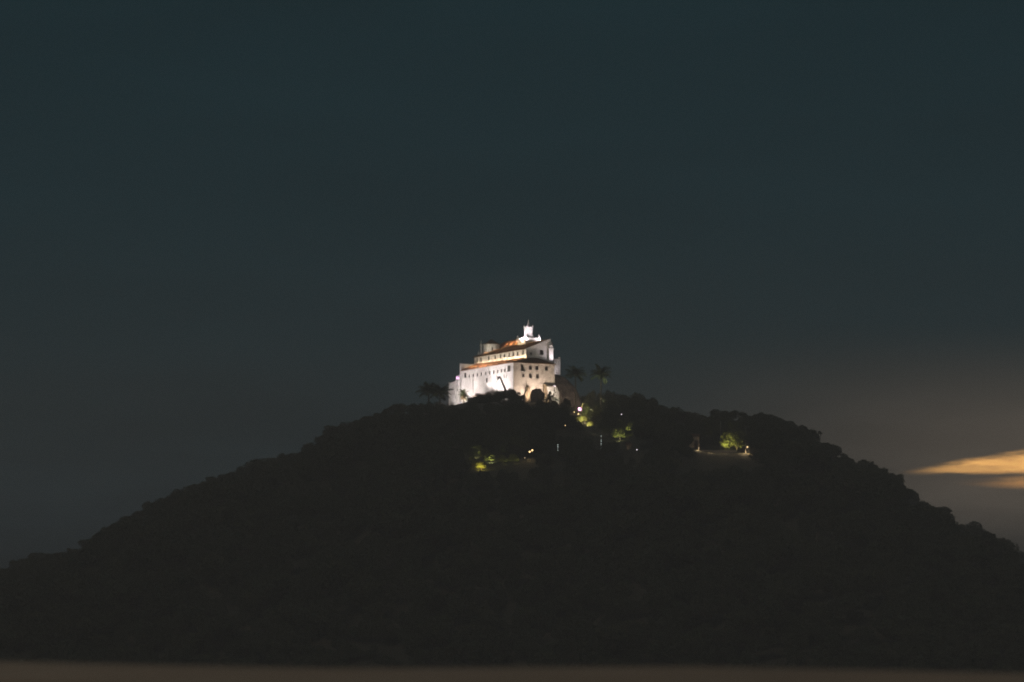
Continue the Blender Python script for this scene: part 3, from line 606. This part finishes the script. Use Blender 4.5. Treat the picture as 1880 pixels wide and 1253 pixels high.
bush(1098, 770, 12, 'dim bush right of the ragged yellow bush', None, Yd=1569)
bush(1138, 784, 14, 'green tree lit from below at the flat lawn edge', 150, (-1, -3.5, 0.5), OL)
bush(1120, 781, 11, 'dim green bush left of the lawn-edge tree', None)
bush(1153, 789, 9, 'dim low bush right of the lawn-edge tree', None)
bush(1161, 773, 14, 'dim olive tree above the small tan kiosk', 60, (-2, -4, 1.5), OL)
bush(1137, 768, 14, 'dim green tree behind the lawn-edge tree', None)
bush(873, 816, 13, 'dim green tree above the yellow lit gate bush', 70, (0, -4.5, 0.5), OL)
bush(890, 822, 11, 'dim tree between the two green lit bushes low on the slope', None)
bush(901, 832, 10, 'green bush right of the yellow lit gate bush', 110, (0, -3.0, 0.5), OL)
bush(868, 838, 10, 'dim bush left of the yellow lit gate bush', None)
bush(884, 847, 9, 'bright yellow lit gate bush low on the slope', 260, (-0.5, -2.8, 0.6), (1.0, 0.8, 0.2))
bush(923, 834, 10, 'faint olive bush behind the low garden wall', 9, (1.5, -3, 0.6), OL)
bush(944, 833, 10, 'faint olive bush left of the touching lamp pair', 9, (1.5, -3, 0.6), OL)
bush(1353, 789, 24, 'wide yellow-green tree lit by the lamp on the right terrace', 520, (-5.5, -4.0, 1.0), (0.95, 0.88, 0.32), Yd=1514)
# palms
def frond(mb, el, bend, L, g, wid=0.7, n=11):
    """an arching frond in the x-z plane: leaves the crown at elevation el and curves down by bend (radians)"""
    pts = [Vector((0, 0, 0))]
    for i in range(n):
        q = el - bend * ((i + 0.5) / n) ** 1.3; pts.append(pts[-1] + Vector((math.cos(q), 0, math.sin(q))) * (L / n))
    mb.tube(pts, [0.07 * (1 - 0.8 * i / n) + 0.012 for i in range(n + 1)], 4)
    for i in range(1, n):
        d = (pts[i + 1] - pts[i - 1]).normalized(); nrm = Vector((-d.z, 0, d.x))
        for sg in (-1, 1):
            for q in (0.0, 0.33, 0.66):
                c = pts[i].lerp(pts[i + 1], q); l = L * wid * 0.42 * math.sin(math.pi * min(0.15 + 0.8 * (i + q) / n, 1)) * (0.85 + 0.3 * g.random())
                tip = c + Vector((0, sg * l * 0.72, 0)) + d * l * 0.5 + Vector((0, 0, -l * (0.25 + 0.4 * g.random()))) + nrm * l * 0.1; wv = d * L * 0.03
                mb.quad(c - wv, c + wv, tip + wv * 0.3, tip - wv * 0.3)
def palm(px, py, base_y, Yd, L, label, nf=13, group='palms round the convent', seed=1, upr=(-5, 85), bend=75, trunk_r=0.22, skirt=False, lean=0.0, name='palm_tree'):
    g = random.Random(seed); p = at(px, py, Yd); zb = at(px, base_y, Yd).z; zb = min(zb, ground_z(p)) if base_y is None else zb
    h = p.z - zb; t = thing(name, label, 'palm tree', (p.x - lean, p.y, zb), 0, group)
    b = MB(); b.tube([(0, 0, -1.0), (lean * 0.2, 0, h * 0.35), (lean * 0.6, 0, h * 0.7), (lean, 0, h)], [trunk_r * 1.25, trunk_r, trunk_r * 0.9, trunk_r * 0.8], 9); b.build('trunk', 'bark', t)
    if skirt:
        b = MB()
        for k in range(14):
            a = g.random() * 6.28; l = L * (0.45 + 0.3 * g.random()); b.quad((lean, 0, h - 0.1), (lean + 0.9 * math.cos(a), 0.9 * math.sin(a), h - l * 0.4), (lean + 1.0 * math.cos(a + 0.3), 1.0 * math.sin(a + 0.3), h - l), (lean + 0.3 * math.cos(a + .2), 0.3 * math.sin(a + .2), h - l * 0.9))
        b.build('dry_skirt', 'thatch', t)
    for k in range(nf):
        a = 2 * math.pi * (k + 0.5 * g.random()) / nf * (1 if nf < 30 else 1) + seed; b = MB()
        frond(b, R(upr[0] + (upr[1] - upr[0]) * ((k * 0.618 + 0.3) % 1.0)), R(bend * (0.7 + 0.5 * g.random())), L * (0.9 + 0.2 * g.random()), g)
        o = b.build('frond', 'palm', t); o.location = (lean, 0, h); o.rotation_euler = (0, 0, a)
    return t
palm(1056.5, 688, 752, 1581, 5.5, 'tall slender royal palm nearest the granite slope', 17, seed=3, trunk_r=0.28, name='royal_palm')
palm(1103.3, 688.5, 775, 1580, 5.4, 'tall slender royal palm standing farther right of the granite slope', 17, seed=5, trunk_r=0.26, name='royal_palm')
palm(787, 719, 741, 1600, 5.7, 'bushy dark palm left of the convent, outer of the pair', 24, seed=8, upr=(-10, 80), bend=60, trunk_r=0.35)
palm(808, 721, 742, 1597, 5.5, 'bushy dark palm left of the convent, inner of the pair', 22, seed=12, upr=(-10, 75), bend=60, trunk_r=0.35)
palm(851, 724, 746, 1606, 3.3, 'shaggy palm with dry skirt in front of the far end of the white wall', 14, seed=17, upr=(-30, 80), bend=70, trunk_r=0.3, skirt=True)
palm(1009, 734, 752, 1582, 4.0, 'dark short palm against the foot of the stone wall', 12, seed=23, upr=(0, 85), bend=40, trunk_r=0.3)
pl = at(853, 742, 1598); g_ = thing('ground_spotlight', 'small warm ground spotlight under the shaggy palm by the white wall', 'spotlight', (pl.x, pl.y, ground_z(pl)), 0, 'garden spotlights')
b = MB(); b.tube([(0, 0, -0.2), (0, 0, 0.4)], 0.04); b.build('stake', 'metal', g_); b = MB(); b.lathe([(0.1, 0.4), (0.16, 0.65)], 10); b.build('lamp_head', 'metal', g_)
spot(g_, (0, 0, 0.75), (-0.5, 8.0, 4.5), 2600, (1, .75, .42), 80)
# leaning bare trunk against the white wall
p0 = at(930, 722, 1572); t = thing('leaning_trunk', 'dark bare trunk leaning across the bright white wall with a tuft on top', 'tree', (p0.x, p0.y, p0.z - 1.0), 0)
tp = [Vector(at(a_, b_, 1572)) - Vector(t.location) for a_, b_ in ((930, 726), (927.5, 716), (924, 707), (920.5, 699), (918.3, 692))]
b = MB(); b.tube(tp, [0.6, 0.5, 0.42, 0.36, 0.3], 8); b.build('trunk', 'bark', t)
q = tp[-1]; leaves('tuft', 5, [(q.x - 0.4, q.y, q.z - 0.2, 0.55), (q.x - 0.8, q.y, q.z - 0.9, 0.35)], 130, 0.25, 'leaf', parent=t)

# ------------------------------------------------------------------ right terrace and other small things on the slope
TY = 1505.0
TL, TR = at(1270, 827.5, TY), at(1352, 829, TY); tz = TL.z
b = MB(); b.prism([(TL.x, TY, tz), (TR.x, TY + 1, tz - 0.2), (TR.x + 9, TY + 14, tz), (TR.x + 6, TY + 34, tz), (TL.x - 5, TY + 34, tz)], (0, 0, -1.2)); tag(b.build('terrace', 'path'), None, None, None, 'structure')
b = MB(); b.prism([(TL.x, TY - 0.4, tz + 0.25), (TR.x, TY + 0.6, tz + 0.05), (TR.x + 2, TY - 8, tz - 8), (TL.x - 1, TY - 9, tz - 8)], (0, 0.38, 0)); tag(b.build('retaining_wall', 'path'), 'long tan sloping retaining wall under the terrace on the right slope', 'wall')
rw_ = [o for o in COL.objects if o.name == 'retaining_wall'][0]
for fx in (0.12, 0.42, 0.72):  # added lamps along the wall top, put in to brighten the bank
    lx = TL.x + (TR.x - TL.x) * fx; b = MB(); b.box(lx - 0.12, lx + 0.12, TY - 1.5, TY - 0.2, tz + 0.28, tz + 0.42); b.box(lx - 0.15, lx + 0.15, TY - 1.7, TY - 1.503, tz + 0.2, tz + 0.42); b.build('added_bank_lamp', 'metal', rw_)
    spot(rw_, (lx, TY - 1.8, tz + 0.15), (lx, TY - 4.5, tz - 4), 260, (1, .74, .45), 150, 0.9, 0.1)
q1, q2 = at(1353, 835, TY - 4), at(1376, 839, TY - 4)
b = MB(); b.prism([(q1.x, TY - 4, q1.z), (q2.x, TY - 4, q2.z), (q2.x + 1, TY + 4, q2.z + 1.2), (q1.x, TY + 4, q1.z + 1.2)], (0, 0, -3)); tag(b.build('path', 'path'), None, None, None, 'structure')
a1, a2 = at(1375, 834, TY - 2), at(1386, 838.5, TY - 2)
b = MB(); b.prism([a1, a2, a2 + Vector((0, 0, -0.55)), a1 + Vector((0, 0, -0.55))], (0.1, 0.4, 0)); b.box(a1.x, a1.x + 0.3, TY - 1.9, TY - 1.65, a1.z - 4, a1.z - 0.5); b.box(a2.x - 0.3, a2.x, TY - 1.9, TY - 1.65, a2.z - 4, a2.z - 0.5)
tag(b.build('white_railing', 'white'), 'sloping white railing below the lamp at the right end of the terrace', 'railing')
def lamp_post(px, py, foot, Yd, r, m_, label, pw, colr=(1, 0.72, 0.4), grp='street lamps on the slope'):
    Yd = Yd or ground_y(px, foot)
    p = at(px, py, Yd); zf = at(px, foot, Yd).z; h = p.z - zf
    t = thing('street_lamp', label, 'street lamp', (p.x, p.y, zf), 0, grp)
    b = MB(); b.tube([(0.25, 0, -2.0), (0.25, 0, h * 0.6), (0.25, 0, h + 0.35), (0, -0.1, h + 0.5)], [0.09, 0.07, 0.05, 0.04]); b.build('post', 'metal', t)
    b = MB(); b.lathe([(0.02, r + 0.3), (r * 1.2, r + 0.05), (r * 0.8, r)], 12, (0, 0, h)); b.build('hood', 'metal', t)
    b = MB(); b.lathe([(r * math.sin(math.pi * k / 8) + 0.001, -r * math.cos(math.pi * k / 8)) for k in range(9)], 12, (0, 0, h)); b.build('globe', m_, t, True)
    if pw: spot(t, (-0.1, -0.5, h - r - 0.1), (-0.3, -4.0, -8), pw, colr, 165, 0.6, 0.1)
    return t
lamp_post(1372.2, 821, 837, TY - 3, 0.3, 'lampY', 'brightest warm street lamp at the right end of the terrace', 2600)
lamp_post(1283, 823, 830, TY + 0.9, 0.2, 'lampD', 'low dim lamp at the left end of the terrace', 500)
lamp_post(972.6, 829.8, 846, None, 0.36, 'lampY', 'pinkish globe street lamp, lower of the touching pair below the convent', 120)
lamp_post(977.2, 827.2, 846, None, 0.36, 'lampY', 'yellow globe street lamp, upper of the touching pair below the convent', 220)
lamp_post(1141, 761.2, 778, None, 0.24, 'lampW', 'tiny white lamp in the dark trees right of the royal palms', 12)
lamp_post(1037.5, 781.2, 790, None, 0.22, 'lampY', 'tiny warm lamp in the dark trees below the granite slope', 6)
lamp_post(1169.3, 826, 836, None, 0.24, 'lampW', 'tiny white lamp right of the small tan kiosk', 10)
lamp_post(963.5, 841, 848, None, 0.16, 'lampD', 'faint lamp at the end of the low wall below the lamp pair', 8)
lamp_post(1163.5, 762, 772, None, 0.16, 'lampD', 'faint yellowish lamp in the trees right of the tiny white lamp', 20, (0.9, 1, 0.4))
def mast(px, top, foot, Yd, r, label, name, cat, m_='pole', extra=None):
    p = at(px, top, Yd); zf = at(px, foot, Yd).z; h = p.z - zf; t = thing(name, label, cat, (p.x, p.y, zf), 0)
    b = MB(); b.tube([(0, 0, -2.5), (0, 0, h)], [r, r * 0.7], 8); b.lathe([(r * 1.6, h), (r * 1.9, h + 0.15), (0.03, h + 0.4)], 8); b.build('pole', m_, t)
    if extra: extra(t, h)
    return t
def arm(t, h):
    b = MB(); b.tube([(0, 0, h - 0.1), (0.6, 0, h + 0.25), (1.3, 0, h + 0.25)], 0.05, 6); b.box(1.1, 1.7, -0.14, 0.14, h + 0.15, h + 0.3); b.build('lamp_arm', 'pole', t)
def pennant(t, h):
    b = MB(); b.prism([(0.1, 0, h - 0.1), (0.5, 0.05, h - 0.3), (0.45, 0.05, h - 1.2), (0.1, 0, h - 1.5)], (0, 0.03, 0)); b.build('folded_flag', 'flag', t)
mast(1322.6, 776, 827, TY + 3, 0.11, 'tall thin flagpole on the right terrace beside the lit tree', 'flagpole', 'flagpole', extra=pennant)
mast(1368.8, 815.5, 836, TY - 2, 0.16, 'short stout post left of the brightest terrace lamp', 'post', 'post')
mast(1376, 817, 835, TY - 1, 0.08, 'thin post right of the brightest terrace lamp', 'post', 'post')
mast(1369.5, 785, 815, TY + 6, 0.09, 'unlit street light pole behind the brightest terrace lamp', 'light_pole', 'light pole', extra=arm)
def light_string(px, ys, Yd, label):
    Yd = ground_y(px, ys[-1] + 8); top, bot = at(px, ys[0] - 2, Yd), at(px, ys[-1] + 8, Yd); t = thing('lit_pole', label, 'pole', (bot.x, bot.y, bot.z), 0)
    b = MB(); b.tube([(0, 0, -1), (0, 0, top.z - bot.z)], 0.07, 6); b.build('pole', 'pole', t)
    for y_ in ys:
        z = at(px, y_, Yd).z - bot.z; b = MB(); b.lathe([(0.02, -0.14), (0.12, -0.08), (0.12, 0.08), (0.02, 0.14)], 8, (0, -0.16, z)); b.build('bulb', 'lampS', t)
light_string(1103.6, (801, 808.5, 811, 814.5, 817, 822.5), 1520, 'thin pole strung with small white lights below the second royal palm')
light_string(1024.2, (817, 820, 823, 827), 1516, 'thin pole strung with faint white lights below the granite slope')
def house(px0, px1, top, bot, Yd, label, name, m_, roof='oldtile'):
    a_, b_ = at(px0, top, Yd), at(px1, bot, Yd); w_ = b_.x - a_.x; h = a_.z - b_.z; t = thing(name, label, 'building', ((a_.x + b_.x) / 2, Yd, b_.z), 0)
    b = MB(); facade(b, 'v', 0, -w_ / 2, w_ / 2, ZB - 2, h + ZB, [(w_ * 0.08, w_ * 0.36, ZB + 0.05, ZB + h * 0.72)], 0.2); b.box(-w_ / 2, w_ / 2, 0.203, 4, -2, h); b.build('wall', m_, t)
    b = MB(); b.prism([(-w_ / 2 - 0.4, -0.4, h), (w_ / 2 + 0.4, -0.4, h), (w_ / 2 + 0.4, 2.2, h + 0.9), (-w_ / 2 - 0.4, 2.2, h + 0.9)], (0, 0, 0.15)); b.prism([(-w_ / 2 - 0.4, 2.21, h + 0.9), (w_ / 2 + 0.4, 2.21, h + 0.9), (w_ / 2 + 0.4, 4.6, h), (-w_ / 2 - 0.4, 4.6, h)], (0, 0, 0.15)); b.build('roof', roof, t)
    b = MB(); b.box(w_ * 0.09, w_ * 0.35, 0.1, 0.19, 0.06, h * 0.71); b.build('door', 'wood', t)
    return t
house(1262, 1284, 801, 828.5, TY + 2.5, 'dim tan building at the left end of the right terrace', 'small_building', 'render')
house(1150.5, 1159, 817, 825, ground_y(1154, 826), 'tiny tan kiosk glowing faintly low on the slope', 'kiosk', 'render')
ky = ground_y(1154, 826) - 4; kp = at(1154, 821, ky)
fy = ground_y(1140, 801) - 1; floor = at(1140, 801, fy); b = MB(); b.prism([(floor.x - 3.5, fy, floor.z), (floor.x + 3.5, fy, floor.z), (floor.x + 3.5, fy + 8, floor.z + 0.3), (floor.x - 3.5, fy + 8, floor.z + 0.3)], (0, 0, -1)); tag(b.build('lawn', 'leaf_lit'), None, None, None, 'structure')
wy = ground_y(935, 848); w1, w2 = at(908, 846, wy - 1), at(968, 843, wy + 3)
b = MB(); b.prism([w1, w2, w2 + Vector((0, 0, -2.5)), w1 + Vector((0, 0, -2.5))], (0, 0.4, 0)); tag(b.build('garden_wall', 'earth'), 'faint low garden wall running left from the lamp pair', 'wall')
tl_ = thing('wall_spotlight', 'small hooded spotlight in front of the tiny kiosk', 'spotlight', (kp.x, kp.y, kp.z - 2.2), 0)
b = MB(); b.tube([(0, 0, -1), (0, 0, 0.5)], 0.05); b.build('stake', 'metal', tl_); b = MB(); b.lathe([(0.1, 0.5), (0.16, 0.75)], 10); b.build('lamp_head', 'metal', tl_)
spot(tl_, (0, 0.2, 0.8), (0, 4, 1.0), 30, (1, .7, .4), 90)

# ------------------------------------------------------------------ the forest that reads as one mass
clear = [(1266, 1388, 790, 846, 1506), (1322, 1370, 788, 835, 1520)] + [(x0, x1, y0, y1, ground_y((x0 + x1) / 2, y1)) for x0, x1, y0, y1 in (
    (860, 908, 815, 857), (908, 982, 826, 848), (1102, 1105, 799, 828), (1023, 1026, 816, 833), (1112, 1172, 768, 803), (1137, 1145, 756, 770), (1160, 1167, 759, 768), (1035, 1040, 778, 787), (1149, 1172, 815, 832))] + [(1052, 1102, 742, 786, 1585)]
pts = []; g = np.random.RandomState(4)
yy = RY - RF + 30
while yy < RY + 60:
    xx = -330.0
    while xx < 330:
        x = xx + g.uniform(-4.5, 4.5); y = yy + g.uniform(-4.5, 4.5); z = float(hill(x, y)); s = float(np.clip(np.exp(g.normal(-0.12, 0.3)), 0.5, 1.7)) ; xx += 7.2
        if z < 2: continue
        d = Vector((x, y, z + 8 * s)) - Vector((0, 0, CAMZ)); wv = d.y * cp + d.z * sp_; k = FPX / wv
        px = 940 + d.x * k; py = 626.5 - (d.z * cp - d.y * sp_) * k; rp = 3.6 * s * k
        if y > RY - 75 and 825 < px < 1045 and py - 2.4 * s * k < 728: continue
        if any(px + rp * 0.75 > a_ and px - rp * 0.75 < b_ and py - 2.2 * s * k < d_ and py + 4.0 * s * k > c_ and y < y_ + 2 for a_, b_, c_, d_, y_ in clear): continue
        if py - 2.4 * s * k < float(np.interp(px, [q[0] for q in SKY], [q[1] for q in SKY])) - 1: continue
        pts.append((x, y, z - 0.4, s))
    yy += 7.0
me = bpy.data.meshes.new('forest'); me.from_pydata([p[:3] for p in pts], [], []); at_ = me.attributes.new('size', 'FLOAT', 'POINT'); at_.data.foreach_set('value', [p[3] for p in pts])
fo = bpy.data.objects.new('forest', me); COL.objects.link(fo); tag(fo, 'dense dark forest canopy covering the whole hillside', 'forest', None, 'stuff')
ng = bpy.data.node_groups.new('forest_scatter', 'GeometryNodeTree'); ng.interface.new_socket('Geometry', in_out='INPUT', socket_type='NodeSocketGeometry'); ng.interface.new_socket('Geometry', in_out='OUTPUT', socket_type='NodeSocketGeometry')
N = ng.nodes; Lk = ng.links; gi = N.new('NodeGroupInput'); go = N.new('NodeGroupOutput'); jn = N.new('GeometryNodeJoinGeometry'); ip = N.new('GeometryNodeInstanceOnPoints'); ip.inputs['Pick Instance'].default_value = True
for t in PROTO:
    oi = N.new('GeometryNodeObjectInfo'); oi.inputs['Object'].default_value = [c for c in t.children if c.name.startswith('crown')][0]; oi.inputs['As Instance'].default_value = True; oi.transform_space = 'ORIGINAL'
    Lk.new(oi.outputs['Geometry'], jn.inputs[0])
rv = N.new('FunctionNodeRandomValue'); rv.data_type = 'FLOAT_VECTOR'; rv.inputs[1].default_value = (0.12, 0.12, 6.28)
na = N.new('GeometryNodeInputNamedAttribute'); na.data_type = 'FLOAT'; na.inputs[0].default_value = 'size'
Lk.new(gi.outputs[0], ip.inputs['Points']); Lk.new(jn.outputs[0], ip.inputs['Instance']); Lk.new(rv.outputs[0], ip.inputs['Rotation']); Lk.new(na.outputs[0], ip.inputs['Scale']); Lk.new(ip.outputs[0], go.inputs[0])
md = fo.modifiers.new('scatter', 'NODES'); md.node_group = ng
for t in PROTO + LIT:                              # a prototype that no place took is removed
    if t.location.z < -200:
        for c in list(t.children): bpy.data.objects.remove(c)
        bpy.data.objects.remove(t)

# ------------------------------------------------------------------ haze
b = MB(); b.box(-900, 900, -60, 2250, -1.0, 200.0)
m = bpy.data.materials.new('haze'); m.use_nodes = True; t = m.node_tree; t.nodes.clear()
pv = t.nodes.new('ShaderNodeVolumePrincipled'); pv.inputs['Color'].default_value = (0.95, 0.83, 0.77, 1); pv.inputs['Density'].default_value = 0.00038; pv.inputs['Anisotropy'].default_value = 0.0
pv.inputs['Density Attribute'].default_value = ''; pv.inputs['Temperature Attribute'].default_value = ''
om = t.nodes.new('ShaderNodeOutputMaterial'); t.links.new(pv.outputs[0], om.inputs['Volume'])
tag(b.build('haze', m), None, None, None, 'stuff')
